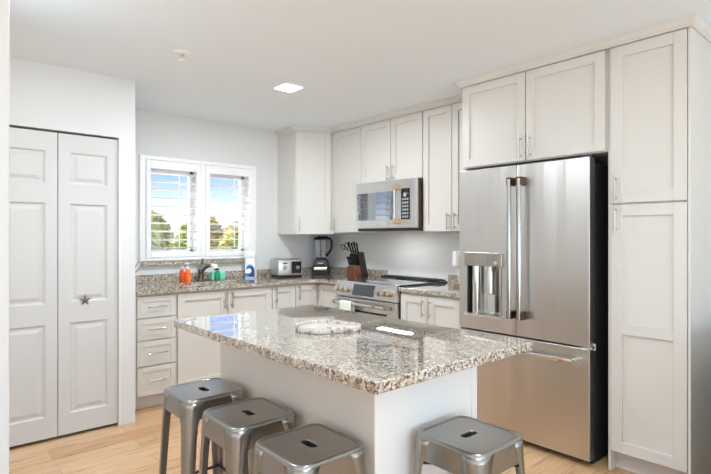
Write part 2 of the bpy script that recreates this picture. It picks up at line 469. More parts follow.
def add_door(root, d, x0, x1, z0, z1, hx=None, hz=None, hl=0.14, mid=None, rail=0.058):
    g = 0.0023
    o = obj('door', shaker(x1 - x0 - 2 * g, z1 - z0 - 2 * g, rail=rail, mid=mid), M_CAB, root, loc=(x0 + g, -d - 0.0005, z0 + g))
    if hx is not None:
        h = obj('door_handle', pull(hl), M_NICK, o, True, loc=(hx - x0 - g, -0.02, hz - z0 - g))
    return o
def add_drawer(root, d, x0, x1, z0, z1):
    g = 0.0023
    o = obj('drawer', shaker(x1 - x0 - 2 * g, z1 - z0 - 2 * g, rail=0.042, rec=0.007), M_CAB, root, loc=(x0 + g, -d - 0.0005, z0 + g))
    obj('drawer_handle', pull(0.15, False), M_NICK, o, True, loc=((x1 - x0) / 2, -0.013, (z1 - z0) / 2))
    return o
KITCH = 'base cabinets under the granite worktop'; UPP = 'wall cabinets'
def body_base(root, w, d, h, toe=0.105):
    b = NB()
    bm_box(b, (0, -d, toe), (w, 0, h)); bm_box(b, (0, -d + 0.06, 0), (w, 0, toe))
    return obj('cabinet_body', b, M_CAB, root)

BH = 0.888; BD = 0.593
WX = lambda y: y       # along the window wall, local x = world y - origin y
def window_cab(label, y0, y1, name='base_cabinet'):
    t = thing(name, label, 'cabinet', (0.002, y0, 0), PI / 2, KITCH)
    body_base(t, y1 - y0, BD, BH); return t
t = window_cab('narrow base cabinet with four drawers beside the closet wall', -2.345, -2.012, 'drawer_cabinet')
for z0, z1 in ((0.708, 0.872), (0.537, 0.701), (0.340, 0.530), (0.112, 0.333)):
    add_drawer(t, BD, 0.026, 0.327, z0, z1)
t = window_cab('wide base cabinet below the sink with two doors', -2.010, -1.133, 'sink_cabinet')
add_door(t, BD, 0.004, 0.437, 0.112, 0.872, 0.437 - 0.031, 0.79)
add_door(t, BD, 0.440, 0.873, 0.112, 0.872, 0.440 + 0.031, 0.79)
t = window_cab('narrow single-door base cabinet between sink doors and inside corner', -1.131, -0.875)
add_door(t, BD, 0.003, 0.253, 0.112, 0.872, 0.032, 0.80, rail=0.05)
# corner cabinet, L-shaped, two door leaves
t = thing('corner_cabinet', 'corner base cabinet with two doors meeting below the blender', 'cabinet', (0.002, -0.002, 0), 0, KITCH)
b = NB()
def L_(d, s): return [(0, 0), (0.960, 0), (0.960, -d), (d, -d), (d, -0.871), (0, -0.871)]
bm_prism(b, [(0, 0), (0.960, 0), (0.960, -0.593), (0.593, -0.593), (0.593, -0.871), (0, -0.871)], 'z', 0.105, BH)
bm_prism(b, [(0, 0), (0.960, 0), (0.960, -0.533), (0.533, -0.533), (0.533, -0.871), (0, -0.871)], 'z', 0, 0.105)
obj('cabinet_body', b, M_CAB, t)
o = obj('door', shaker(0.245, 0.757, rail=0.05), M_CAB, t, loc=(0.5935, -0.869, 0.112)); o.rotation_euler = (0, 0, PI / 2)
obj('door_handle', pull(0.14), M_NICK, o, True, loc=(0.026, -0.02, 0.69))
o = obj('door', shaker(0.340, 0.757, rail=0.05), M_CAB, t, loc=(0.617, -0.5935, 0.112))
obj('door_handle', pull(0.14), M_NICK, o, True, loc=(0.028, -0.02, 0.69))
# right of the range
t = thing('base_cabinet', 'two-door base cabinet between the range and the refrigerator', 'cabinet', (1.738, -0.002, 0), 0, KITCH)
body_base(t, 0.604, 0.612, BH)
add_door(t, 0.612, 0.004, 0.289, 0.112, 0.872, 0.289 - 0.036, 0.778)
add_door(t, 0.612, 0.292, 0.600, 0.112, 0.872, 0.292 + 0.030, 0.778)

# worktops -----------------------------------------------------------------
CT0, CT1 = BH + 0.0005, 0.920
SINK = (0.20, 0.545, -1.93, -1.27)
t = thing('countertop', 'speckled granite worktop running under the window and round the corner', 'countertop', (0, 0, 0))
b = NB(); F = 0.638
# L-shaped slab with sink cut-out, assembled as one grid mesh
sx0, sx1, sy0, sy1 = SINK
def slab(bm, poly, z0, z1): bm_prism(bm, poly, 'z', z0, z1)
gx = [0.001, sx0, sx1, F]; gy = [-2.385, sy0, sy1, -0.74]
for i in range(3):
    for j in range(3):
        if i == 1 and j == 1: continue
        bm_box(b, (gx[i], gy[j], CT0), (gx[i + 1], gy[j + 1], CT1))
slab(b, [(0.001, -0.74), (F, -0.74), (F + 0.02, -0.700), (F + 0.06, -0.664), (F + 0.10, -0.655), (0.962, -0.655), (0.962, -0.001), (0.001, -0.001)], CT0, CT1)
bmesh.ops.remove_doubles(b, verts=b.verts, dist=1e-5)
top = obj('slab', b, M_GRAN, t)
b = NB()
bm_box(b, (0.001, -2.385, CT1), (0.021, -0.001, 0.992), 0.002); bm_box(b, (0.021, -0.021, CT1), (0.962, -0.001, 0.992), 0.002)
obj('backsplash', b, M_GRAN, t)
t = thing('countertop', 'short piece of granite worktop between the range and the refrigerator', 'countertop', (0, 0, 0))
obj('slab', box((1.738, -0.655, CT0), (2.355, -0.001, CT1), 0.002), M_GRAN, t)
obj('backsplash', box((1.738, -0.021, CT1), (2.355, -0.001, 0.992), 0.002), M_GRAN, t)
o = obj('window_ledge', box((0.0005, -2.085, 1.072), (0.045, -1.060, 1.106), 0.004), M_GRAN)
tag(o, 'thin granite ledge on the wall beneath the shutters', 'ledge')
# undermount sink
sk = NB(); g = 0.004
bm_box(sk, (sx0 - 0.012, sy0 - 0.012, 0.70), (sx1 + 0.012, sy1 + 0.012, 0.705))
for lo, hi in (((sx0 - 0.012, sy0 - 0.012, 0.705), (sx0 - g, sy1 + 0.012, CT0 - 0.001)), ((sx1 + g, sy0 - 0.012, 0.705), (sx1 + 0.012, sy1 + 0.012, CT0 - 0.001)),
               ((sx0 - g, sy0 - 0.012, 0.705), (sx1 + g, sy0 - g, CT0 - 0.001)), ((sx0 - g, sy1 + g, 0.705), (sx1 + g, sy1 + 0.012, CT0 - 0.001))):
    bm_box(sk, lo, hi)
t = thing('kitchen_sink', 'stainless undermount sink set in the granite below the window', 'sink', ((sx0 + sx1) / 2, (sy0 + sy1) / 2, 0.70))
o = obj('basin', sk, M_STEEL, t, loc=(-(sx0 + sx1) / 2, -(sy0 + sy1) / 2, -0.70))
obj('drain', bm_lathe(NB(), [(0.045, 0), (0.045, 0.006), (0.03, 0.003), (0.0, 0.003)], (0, 0, 0.005), 20), M_CHROME, t, True)

# ------------------------------------------------------------------ wall cabinets
UZ0, UZ1 = 1.368, 2.392; UD = 0.322; UF = 0.345
def wall_cab(label, x0, x1, z0, doors, d=UD, z1=UZ1, name='wall_cabinet'):
    t = thing(name, label, 'cabinet', (x0, -0.002, z0), 0, UPP)
    obj('cabinet_body', box((0, -d, 0), (x1 - x0, 0, z1 - z0 + 0.008)), M_CAB, t)
    for dx0, dx1, hx, hz in doors:
        add_door(t, d, dx0 - x0, dx1 - x0, 0.002, z1 - z0, None if hx is None else hx - x0, None if hz is None else hz - z0, hl=0.135)
    return t
t = thing('corner_wall_cabinet', 'angled corner wall cabinet above the blender and toaster', 'cabinet', (0.002, -0.002, 1.352), 0, UPP)
b = NB()
P = [(0, 0), (0.500, 0), (0.500, -0.322), (0.480, -0.340), (0.300, -0.668), (0.300, -0.678), (0, -0.678)]
bm_prism(b, P, 'z', 0, UZ1 - 1.352 + 0.008)
obj('cabinet_body', b, M_CAB, t)
A = Vector((0.303, -0.672)); B = Vector((0.487, -0.337)); dv = B - A; Ld = dv.length
o = obj('door', shaker(Ld - 0.028, UZ1 - 1.352 - 0.004), M_CAB, t)
ang = math.atan2(dv.y, dv.x); nn = Vector((math.sin(ang), -math.cos(ang))) * 0.002
o.location = (A.x + dv.normalized().x * 0.014 + nn.x, A.y + dv.normalized().y * 0.014 + nn.y, 0.002); o.rotation_euler = (0, 0, ang)
obj('door_handle', pull(0.135), M_NICK, o, True, loc=(0.028, -0.02, 0.105))
wall_cab('tall single-door wall cabinet between the corner cabinet and the microwave', 0.505, 0.944, UZ0, [(0.520, 0.943, 0.552, 1.455)])
wall_cab('short two-door wall cabinet directly above the microwave', 0.946, 1.722, 1.828, [(0.947, 1.343, 1.343 - 0.026, 1.903), (1.345, 1.721, 1.345 + 0.042, 1.903)])
wall_cab('tall two-door wall cabinet between the microwave and the refrigerator', 1.724, 2.336, UZ0, [(1.726, 2.030, 2.030 - 0.030, 1.452), (2.032, 2.334, 2.032 + 0.040, 1.452)])
CROWN = [(0.0, 2.392), (0.009, 2.392), (0.013, 2.400), (0.022, 2.408), (0.028, 2.422), (0.030, 2.4395), (0.0, 2.4395)]
def crown(name, path):
    c = NB(); bm_sweep(c, path, CROWN); return struct(name, c, M_CAB)
crown('trim_3', [(0.0015, -0.683), (0.303, -0.683), (0.493, -0.3455), (2.337, -0.3455)])

# refrigerator surround
FD = 0.632
t = wall_cab('deep two-door wall cabinet over the refrigerator', 2.3455, 3.350, 1.812, [], d=0.612, name='wall_cabinet')
add_door(t, 0.612, 0.003, 0.4985, 0.004, 2.392 - 1.812, 0.4985 - 0.027, 0.092, hl=0.15)
add_door(t, 0.612, 0.5005, 0.997, 0.004, 2.392 - 1.812, 0.5005 + 0.035, 0.092, hl=0.15)
o = obj('side_panel', box((2.3575, -0.600, 0), (2.3685, -0.002, 1.811)), M_CAB)
tag(o, 'thin cream end panel standing against the left side of the refrigerator', 'panel')
t = thing('pantry_cabinet', 'tall cream pantry cabinet with two stacked doors right of the refrigerator', 'cabinet', (3.352, -0.002, 0))
b = NB()
bm_box(b, (0, -0.612, 0.118), (0.400, 0, 2.40)); bm_box(b, (0.0, -0.545, 0), (0.400, 0, 0.118)); bm_box(b, (0, -0.612, 0), (0.016, -0.545, 0.118))
bm_box(b, (0.400, -0.632, 0), (0.412, 0, 2.40))
obj('cabinet_body', b, M_CAB, t)
add_door(t, 0.612, 0.017, 0.398, 1.512, 2.392, 0.052, 1.597, hl=0.15, rail=0.062)
add_door(t, 0.612, 0.017, 0.398, 0.120, 1.506, 0.052, 1.423, hl=0.15, mid=0.692, rail=0.062)
crown('trim_4', [(2.3450, -0.03), (2.3450, -0.6365), (3.7645, -0.6365), (3.7645, -0.0015)])

# ------------------------------------------------------------------ refrigerator
FX0, FX1, FY = 2.374, 3.284, -0.700; MX = 2.818
t = thing('refrigerator', 'large stainless french-door refrigerator with water dispenser', 'refrigerator', (FX0, -0.03, 0))
W_ = FX1 - FX0; yb = 0.03
b = NB(); bm_box(b, (0.003, -0.590, 0.03), (W_ - 0.003, -0.01, 1.755)); bm_box(b, (0.02, -0.585, 0.0), (W_ - 0.02, -0.05, 0.03))
obj('cabinet_body', b, M_DGREY, t)
yf = FY + 0.03; yk = -0.598          # local door front / back
mx = MX - FX0
dz = 0.694
# left door with dispenser opening
RX0, RX1, RZ0, RZ1 = 2.440 - FX0, 2.716 - FX0, 0.800, 1.130
b = NB()
def door_with_hole(bm, x0, x1, z0, z1, hx0, hx1, hz0, hz1):
    bm_box(bm, (x0, yf, z0), (hx0, yk, z1), 0.004); bm_box(bm, (hx1, yf, z0), (x1, yk, z1), 0.004)
    bm_box(bm, (hx0 - 0.006, yf, z0), (hx1 + 0.006, yk, hz0), 0.004); bm_box(bm, (hx0 - 0.006, yf, hz1), (hx1 + 0.006, yk, z1), 0.004)
def plate(bm, x0, x1, z0, z1, hole=None):
    xs = [x0, x1] if not hole else [x0, hole[0], hole[1], x1]
    zs = [z0, z1] if not hole else [z0, hole[2], hole[3], z1]
    for i in range(len(xs) - 1):
        for j in range(len(zs) - 1):
            if hole and i == 1 and j == 1: continue
            bm_box(bm, (xs[i], yf, zs[j]), (xs[i + 1], yk, zs[j + 1]))
    bmesh.ops.remove_doubles(bm, verts=bm.verts, dist=1e-5)
    # delete interior faces shared by two boxes
    seen = {}
    for f in bm.faces: seen.setdefault(tuple(sorted(v.index for v in f.verts)), []).append(f)
bm = NB()
def hole_plate(x0, x1, z0, z1, h):
    bm = NB()
    def ring(y): 
        o_ = [bm.verts.new(p) for p in ((x0, y, z0), (x1, y, z0), (x1, y, z1), (x0, y, z1))]
        i_ = [bm.verts.new(p) for p in ((h[0], y, h[2]), (h[1], y, h[2]), (h[1], y, h[3]), (h[0], y, h[3]))]
        return o_, i_
    fo, fi = ring(yf); bo, bi = ring(yk)
    for k in range(4):
        j = (k + 1) % 4
        bm.faces.new((fo[k], fo[j], fi[j], fi[k])); bm.faces.new((bo[j], bo[k], bi[k], bi[j]))
        bm.faces.new((fo[j], fo[k], bo[k], bo[j])); bm.faces.new((fi[k], fi[j], bi[j], bi[k]))
    es = [e_ for e_ in bm.edges if all(abs(v.co.y - yf) < 1e-6 for v in e_.verts) and (e_.verts[0] in fo and e_.verts[1] in fo)]
    bmesh.ops.bevel(bm, geom=es, offset=0.004, segments=2, affect='EDGES', profile=0.5)
    return bm
ld = obj('left_door', hole_plate(0.0, mx - 0.002, dz, 1.785, (RX0, RX1, RZ0, RZ1)), M_STEEL, t)
obj('right_door', box((mx + 0.002, yf, dz), (W_, yk, 1.785), 0.004), M_STEEL, t)
fz = obj('freezer_drawer', box((0.0, yf, 0.042), (W_, yk, 0.684), 0.004), M_STEEL, t)
# dispenser
ds = obj('water_dispenser', box((RX0 + 0.0005, yk - 0.010, RZ0 + 0.0005), (RX1 - 0.0005, yk - 0.001, RZ1 - 0.0005)), M_STEEL, t)
obj('recess_lining', box((RX0 + 0.0005, yf + 0.006, RZ0), (RX0 + 0.008, yk - 0.010, RZ1)), M_DGREY, ds)
obj('recess_lining', box((RX1 - 0.008, yf + 0.006, RZ0), (RX1 - 0.0005, yk - 0.010, RZ1)), M_DGREY, ds)
obj('control_panel', box((RX0 - 0.008, yf - 0.022, 1.128), (RX1 + 0.010, yf + 0.03, 1.222), 0.005), M_PANEL, ds)
obj('display', box((RX0 + 0.085, yf - 0.0255, 1.150), (RX0 + 0.185, yf - 0.021, 1.206), 0.001), mat('grey_display', (0.25, 0.23, 0.21), 0.15), ds)
obj('dispenser_button', bm_cyl(NB(), (RX1 - 0.028, yf - 0.020, 1.155), (RX1 - 0.028, yf - 0.034, 1.155), 0.016, 0.014, 18), M_CHROME, ds, True)
b = NB(); bm_cyl(b, (RX0 + 0.055, -0.638, RZ0 + 0.002), (RX0 + 0.055, -0.638, 1.127), 0.030, seg=20)
obj('left_column', b, M_CHROME, ds, True)
b = NB(); bm_cyl(b, (RX0 + 0.165, -0.642, 0.945), (RX0 + 0.165, -0.642, 1.095), 0.036, seg=20); bm_cyl(b, (RX0 + 0.165, -0.642, 1.095), (RX0 + 0.165, -0.642, 1.128), 0.024, seg=16)
obj('spout', b, M_STEEL, ds, True)
obj('paddle', box((RX0 + 0.145, -0.640, RZ0 + 0.012), (RX0 + 0.205, -0.625, 0.94), 0.004), M_CHROME, ds)
obj('drip_tray', box((RX0 - 0.006, yf - 0.030, 0.776), (RX1 + 0.012, yk - 0.012, 0.803), 0.005), M_STEEL, ds)
# handles
for nm, x, par in (('left_handle', 2.803, t), ('right_handle', 2.872, t)):
    h = NB(); xl = x - FX0
    bm_cyl(h, (xl, yf - 0.058, 0.806), (xl, yf - 0.058, 1.690), 0.0145, seg=18)
    ho = obj(nm, h, M_HANDLE, t, True)
    for z in (0.806, 1.650): obj('handle_mount', box((xl - 0.018, yf - 0.066, z), (xl + 0.018, yf + 0.0005, z + 0.052), 0.005), M_BRONZE, ho)['label'] = 'dark bronze handle mount'
h = NB(); hz = 0.612
bm_cyl(h, (0.115, yf - 0.056, hz), (W_ - 0.055, yf - 0.056, hz), 0.0145, seg=18)
ho = obj('freezer_handle', h, M_CHROME, t, True)
for x in (0.105, W_ - 0.075): obj('handle_mount', box((x, yf - 0.072, hz - 0.019), (x + 0.036, yf + 0.0005, hz + 0.019), 0.005), M_STEEL, ho)
obj('badge_band', bm_cyl(NB(), (W_ - 0.150, yf - 0.056, hz), (W_ - 0.125, yf - 0.056, hz), 0.0152, seg=18), M_COPPER, ho, True)['label'] = 'copper band on the handle'
h = NB(); bm_box(h, (W_ - 0.06, yf + 0.035, 1.7855), (W_ - 0.005, -0.55, 1.800), 0.003)
obj('hinge_cover', h, M_DGREY, t)
h = NB(); bm_box(h, (W_ - 0.05, yf + 0.020, 0.6845), (W_ + 0.010, yk, 0.6935)); bm_cyl(h, (W_ + 0.006, yk - 0.02, 0.672), (W_ + 0.006, yk - 0.02, 0.712), 0.008, seg=12)
obj('middle_hinge', h, M_CHROME, t)
obj('door_gasket', box((0.01, yk - 0.0005, 0.05), (W_ - 0.006, -0.5905, 1.775)), M_BLACK, t)

# dark alcove lining is simply the unlit gap beside the refrigerator

# ------------------------------------------------------------------ microwave
t = thing('microwave_oven', 'stainless over-the-range microwave with a vertical brass-ended handle', 'microwave', (0.962, -0.003, 1.398))
w = 0.760; h = 0.424; d = 0.395
obj('housing', box((0.0, -d + 0.002, 0.0), (w, 0, h), 0.002), M_BRONZE, t)
fo = obj('door', box((0.0, -0.422, 0.004), (0.762, -d + 0.002, h), 0.005), M_STEEL, t)
obj('window_glass', box((0.016, -0.4255, 0.078), (0.520, -0.4215, 0.330), 0.001), mat('mirror_dark_glass', (0.34, 0.35, 0.36), 0.03, 1.0), fo)
obj('control_panel', box((0.590, -0.4255, 0.078), (0.690, -0.4215, 0.345), 0.001), M_BLKGLASS, fo)
kp = NB()
for r_ in range(6):
    for c_ in range(3): bm_box(kp, (0.603 + c_ * 0.027, -0.4268, 0.092 + r_ * 0.030), (0.623 + c_ * 0.027, -0.425, 0.110 + r_ * 0.030))
obj('keypad', kp, mat('grey_print', (0.32, 0.33, 0.34), 0.4), fo)
obj('dial', bm_cyl(NB(), (0.648, -0.425, 0.288), (0.648, -0.440, 0.288), 0.020, 0.018, 20), M_CHROME, fo, True)
hb = NB(); bm_cyl(hb, (0.556, -0.470, 0.045), (0.556, -0.470, 0.372), 0.0125, seg=16)
ho = obj('handle', hb, M_CHROME, fo, True)
for z in (0.040, 0.330): obj('handle_mount', box((0.540, -0.482, z), (0.574, -0.4215, z + 0.046), 0.005), M_BRASS, ho)['label'] = 'brass handle mount'
vb = NB(); bm_box(vb, (0.03, -0.375, -0.004), (0.73, -0.05, -0.0005)); bm_box(vb, (0.005, -0.40, -0.020), (0.755, -0.375, -0.0005)); bm_box(vb, (0.73, -0.375, -0.020), (0.755, -0.05, -0.0005)); obj('vent_grille', vb, M_DGREY, t)  # lips added to hide the glowing strip from view
obj('added_fill_strip', box((0.18, -0.33, -0.008), (0.58, -0.25, -0.0045)), mat('fill_strip_glow', (1, 1, 1), 0.4, 0, **{'Emission Color': (1, 0.97, 0.92, 1), 'Emission Strength': 2.5}), t)  # glowing strip added under the microwave to brighten the range wall
area('added_fill_strip_light', (0.962 + 0.38, -0.29, 1.398 - 0.0095), (0, 0, 0), 0.40, 0.08, 0.85, (1.0, 0.98, 0.95))

# ------------------------------------------------------------------ range
RGX0, RGX1 = 0.9685, 1.7315; rw = RGX1 - RGX0
t = thing('kitchen_range', 'stainless slide-in range with front knobs and black glass cooktop', 'range', (RGX0, -0.012, 0))
b = NB(); bm_box(b, (0.002, -0.618, 0.10), (rw - 0.002, -0.005, 0.895)); bm_box(b, (0.04, -0.56, 0), (rw - 0.04, -0.05, 0.10))
obj('oven_body', b, M_DGREY, t)
ck = obj('cooktop', box((0.0, -0.640, 0.921), (rw, -0.004, 0.934), 0.003), M_COOK, t)
b = NB(); bm_box(b, (0.001, -0.640, 0.8955), (rw - 0.001, -0.004, 0.9205)); obj('cooktop_frame', b, M_DGREY, t)
M_RING = mat('ring_grey', (0.16, 0.16, 0.17), 0.3)
for cx_, cy_, r_ in ((0.20, -0.20, 0.075), (0.56, -0.20, 0.095), (0.20, -0.46, 0.105), (0.56, -0.46, 0.08), (0.38, -0.31, 0.06)):
    rg = bm_tube(NB(), [(cx_ + r_ * math.cos(a * PI / 16), cy_ + r_ * math.sin(a * PI / 16), 0.9342) for a in range(33)], 0.0012, 6)
    obj('burner_ring', rg, M_RING, ck)
vt = NB(); bm_box(vt, (0.012, -0.105, 0.9345), (rw - 0.012, -0.014, 0.948), 0.004)
for k in range(12): bm_box(vt, (0.04 + k * 0.058, -0.095, 0.9475), (0.084 + k * 0.058, -0.030, 0.954), 0.002)
obj('rear_vent', vt, mat('black_enamel', (0.02, 0.022, 0.028), 0.3), t)
M_KNOB = mat('warm_steel_knob', (0.62, 0.54, 0.43), 0.25, 1.0)
# sloped control panel: profile in (y,z)
cp = NB()
bm_prism(cp, [(-0.6185, 0.795), (-0.668, 0.795), (-0.678, 0.806), (-0.644, 0.928), (-0.636, 0.9335), (-0.6185, 0.9335)][::-1], 'x', 0.0, rw)
cpo = obj('control_panel', cp, M_STEEL, t)
nv = Vector((0, -0.122, -0.034)).normalized(); nv = Vector((0, -0.963, 0.268))
def on_panel(s): return Vector((0, -0.678 + 0.034 * s, 0.806 + 0.122 * s))
dp = NB()
q0, q1 = on_panel(0.10), on_panel(0.88); o_ = nv * 0.003
vs = [(0.238, q0), (0.510, q0), (0.510, q1), (0.238, q1)]
fr_ = [dp.verts.new((x, (p + o_).y, (p + o_).z)) for x, p in vs]; bk_ = [dp.verts.new((x, (p - o_).y, (p - o_).z)) for x, p in vs]
dp.faces.new(fr_); dp.faces.new(bk_[::-1])
for k in range(4): dp.faces.new((fr_[k], bk_[k], bk_[(k + 1) % 4], fr_[(k + 1) % 4]))
obj('display', dp, mat('grey_black_display', (0.05, 0.052, 0.055), 0.12), cpo)
for x in (0.047, 0.112, 0.177, 0.565, 0.632, 0.699):
    k_ = NB(); p = on_panel(0.47) + Vector((x, 0, 0))
    bm_cyl(k_, p - nv * 0.002, p + nv * 0.008, 0.031, seg=22); bm_cyl(k_, p + nv * 0.008, p + nv * 0.038, 0.026, 0.024, 22)
    ko = obj('knob', k_, M_KNOB, cpo, True)
    k_ = NB(); bm_cyl(k_, p + nv * 0.0085, p + nv * 0.016, 0.0275, seg=22); obj('knob_ring', k_, M_BRASS, ko, True)['label'] = 'brass ring of the knob'
# oven door
od = obj('oven_door', box((0.003, -0.668, 0.215), (rw - 0.003, -0.6185, 0.788), 0.005), M_STEEL, t)
obj('oven_window', box((0.10, -0.6705, 0.33), (rw - 0.10, -0.6675, 0.690), 0.001), M_BLKGLASS, od)
hb = NB(); bm_cyl(hb, (0.045, -0.722, 0.748), (rw - 0.045, -0.722, 0.748), 0.0135, seg=16)
ho = obj('oven_handle', hb, M_CHROME, od, True)
for x in (0.040, rw - 0.074): obj('handle_mount', box((x, -0.738, 0.732), (x + 0.034, -0.6675, 0.764), 0.005), M_PANEL, ho)
obj('badge_band', bm_cyl(NB(), (0.56, -0.722, 0.748), (0.585, -0.722, 0.748), 0.0142, seg=16), M_COPPER, ho, True)
obj('storage_drawer', box((0.003, -0.665, 0.105), (rw - 0.003, -0.6185, 0.208), 0.005), M_STEEL, t)
# towel folded over the oven handle
tw = NB(); pth = []
x0, x1 = 1.112, 1.270; yc = -0.012 - 0.722; zc = 0.748
sec = [(yc + 0.0175, 0.60), (yc + 0.0175, zc)] + [(yc + 0.0175 * math.cos(a), zc + 0.0175 * math.sin(a)) for a in (PI * k / 8 for k in range(1, 8))] + [(yc - 0.0175, zc), (yc - 0.0185, 0.66), (yc - 0.018, 0.565)]
nx = 10; rows = []
for i in range(nx + 1):
    x = x0 + (x1 - x0) * i / nx
    rows.append([tw.verts.new((x, y - 0.002 * math.sin(i * 1.7) * (1 if z < 0.73 else 0), z)) for y, z in sec])
for a, b in zip(rows, rows[1:]):
    for k in range(len(sec) - 1): tw.faces.new((a[k], a[k + 1], b[k + 1], b[k]))
o = obj('dish_towel', tw, mat('pale_green_cotton', (0.72, 0.77, 0.68), 0.9), None, True)
sm = o.modifiers.new('thickness', 'SOLIDIFY'); sm.thickness = 0.003; sm.offset = 1
tag(o, 'pale green dish towel hanging over the oven handle', 'towel')

# ------------------------------------------------------------------ island
t = thing('kitchen_island', 'kitchen island with cream base and overhanging speckled granite top', 'island', (2.75, -2.14, 0))
ix, iy = -2.75, 2.14
b = NB()
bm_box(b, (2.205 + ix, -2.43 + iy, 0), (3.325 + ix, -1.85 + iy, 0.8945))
bas = obj('island_base', b, mat('island_paint_shaded', (0.74, 0.685, 0.61), 0.4), t)  # darker warm copy: front's shade and floor bounce put into the colour
obj('lit_end_panel', box((3.3253 + ix, -2.430 + iy, 0), (3.3285 + ix, -1.85 + iy, 0.8945)), mat('island_paint_lit', (0.90, 0.90, 0.89), 0.4), bas)['label'] = 'end panel with its light put into the colour'  # paler copy: the light on the end face put into the colour
for ya, yb_ in ((-1.885, -1.85), (-2.430, -2.405)): obj('corner_trim', box((3.3287 + ix, ya + iy, 0), (3.3315 + ix, yb_ + iy, 0.8945)), bpy.data.materials['island_paint_lit'], bas)
b = NB(); bm_box(b, (2.178 + ix, -2.660 + iy, 0.895), (3.574 + ix, -1.832 + iy, 0.930), 0.004)
obj('granite_top', b, M_GRAN, t)

# ------------------------------------------------------------------ bar stools
SZ = 0.650
def rsq(half, r, n, a):
    """point of a rounded square at angle a"""
    c, s = math.cos(a), math.sin(a); q = half - r
    # ray march against rounded square (closed form through superposition)
    lo, hi = 0.0, half * 1.5
    for _ in range(26):
        m = (lo + hi) / 2; x, y = abs(m * c), abs(m * s)
        dx, dy = max(x - q, 0), max(y - q, 0)
        inside = (x <= half and y <= half) and ((x <= q or y <= q) or dx * dx + dy * dy <= r * r)
        if inside: lo = m
        else: hi = m
    return lo * c, lo * s
def make_stool():
    t = thing('bar_stool', '', 'stool', (0, 0, 0), 0, 'metal bar stools around the island')
    N = 64; A = [2 * PI * k / N + PI / N for k in range(N)]
    bm = NB()
    spec = [('r', 0.1532, 0.044, SZ - 0.086), ('r', 0.1508, 0.045, SZ - 0.030), ('r', 0.1508, 0.046, SZ - 0.0135), ('r', 0.1518, 0.046, SZ - 0.0125), ('r', 0.1510, 0.046, SZ - 0.0085), ('r', 0.1488, 0.045, SZ - 0.0035), ('r', 0.1450, 0.043, SZ - 0.0005),
            ('r', 0.141, 0.041, SZ), ('r', 0.1335, 0.036, SZ), ('r', 0.1318, 0.035, SZ - 0.001), ('r', 0.1298, 0.034, SZ - 0.0030), ('r', 0.09, 0.02, SZ - 0.0030)]
    rings = []
    for _, hf, r, z in spec:
        rings.append([bm.verts.new((*rsq(hf, r, N, a), z)) for a in A])
    def stadium(a, l=0.040, r=0.0165):
        # long axis along x
        c, s = math.cos(a), math.sin(a)
        hw = l - r
        if abs(s) > 1e-9 and abs(r / abs(s) * c) <= hw: k = r / abs(s)
        else:
            # circle at (+-hw,0)
            px = hw if c > 0 else -hw
            bq = c * px; k = bq + math.sqrt(max(bq * bq - (px * px - r * r), 0))
        return k * c, k * s
    for grow, z in ((0.002, SZ - 0.0045), (0.0, SZ - 0.007), (0.0, SZ - 0.022)):
        rings.append([bm.verts.new((*stadium(a, 0.040 + grow, 0.0165 + grow), z)) for a in A])
    for a, b in zip(rings, rings[1:]):
        for k in range(N): bm.faces.new((a[k], a[(k + 1) % N], b[(k + 1) % N], b[k]))
    seat = obj('seat', bm, M_STOOL, t, True)
    u = NB()
    ra = [u.verts.new((*rsq(0.146, 0.042, N, a), SZ - 0.034)) for a in A]
    u.faces.new(ra)
    obj('hole_shade_sheet', u, M_BLACK, seat)  # black sheet stands in for the shade seen through the hand hole
    # legs: pressed sheet angle sections, wide at the top, tapering and splayed
    FH = 0.170
    for sx in (-1, 1):
        for sy in (-1, 1):
            l = NB(); n = 12; prev = None; zt = SZ - 0.0128
            for i in range(n + 1):
                f = (i / n) ** 1.35; z = zt * (1 - f)
                half = 0.1511 + (FH - 0.1511) * f
                drop = (zt - z)
                wd = 0.085 - 0.027 * min(1, drop / 0.11) - 0.026 * f; rr = 0.046 * (1 - f) ** 1.3 + 0.012 * f
                pts = [Vector((-wd, 0, 0))]
                for q in range(7):
                    a_ = PI / 2 * q / 6
                    pts.append(Vector((-rr + rr * math.sin(a_), -rr + rr * math.cos(a_), 0)))
                pts.append(Vector((0, -wd, 0)))
                vs = [l.verts.new((sx * (half + p.x), sy * (half + p.y), z)) for p in pts]
                if prev:
                    for k in range(len(vs) - 1): l.faces.new((prev[k], prev[k + 1], vs[k + 1], vs[k]))
                prev = vs
            lo = obj('leg', l, M_STOOL, t, True)
            md = lo.modifiers.new('sheet', 'SOLIDIFY'); md.thickness = 0.0016; md.offset = 0
            fo_ = obj('rubber_foot', box((min(sx * (FH - 0.034), sx * (FH + 0.004)), min(sy * (FH - 0.034), sy * (FH + 0.004)), 0), (max(sx * (FH - 0.034), sx * (FH + 0.004)), max(sy * (FH - 0.034), sy * (FH + 0.004)), 0.02), 0.003), M_BLACK, lo)
    hz_ = 0.20; hf = 0.1520 + (FH - 0.1520) * (1 - hz_ / SZ) - 0.008
    for k in range(4):
        R_ = Matrix.Rotation(k * PI / 2, 3, 'Z')
        obj('stretcher', bm_cyl(NB(), R_ @ Vector((hf, hf, hz_)), R_ @ Vector((hf, -hf, hz_)), 0.007, seg=10), M_DGREY, t, True)
    for s_ in (-1, 1):
        obj('cross_brace', bm_cyl(NB(), (-0.140, -0.140 * s_, SZ - 0.105 + 0.006 * s_), (0.140, 0.140 * s_, SZ - 0.105 + 0.006 * s_), 0.006, seg=8), M_DGREY, t, True)
    return t
def copy_tree(o, parent=None):
    c = o.copy(); COL.objects.link(c)
    if parent is not None: c.parent = parent
    for ch in o.children: copy_tree(ch, c)
    return c
stool = make_stool()
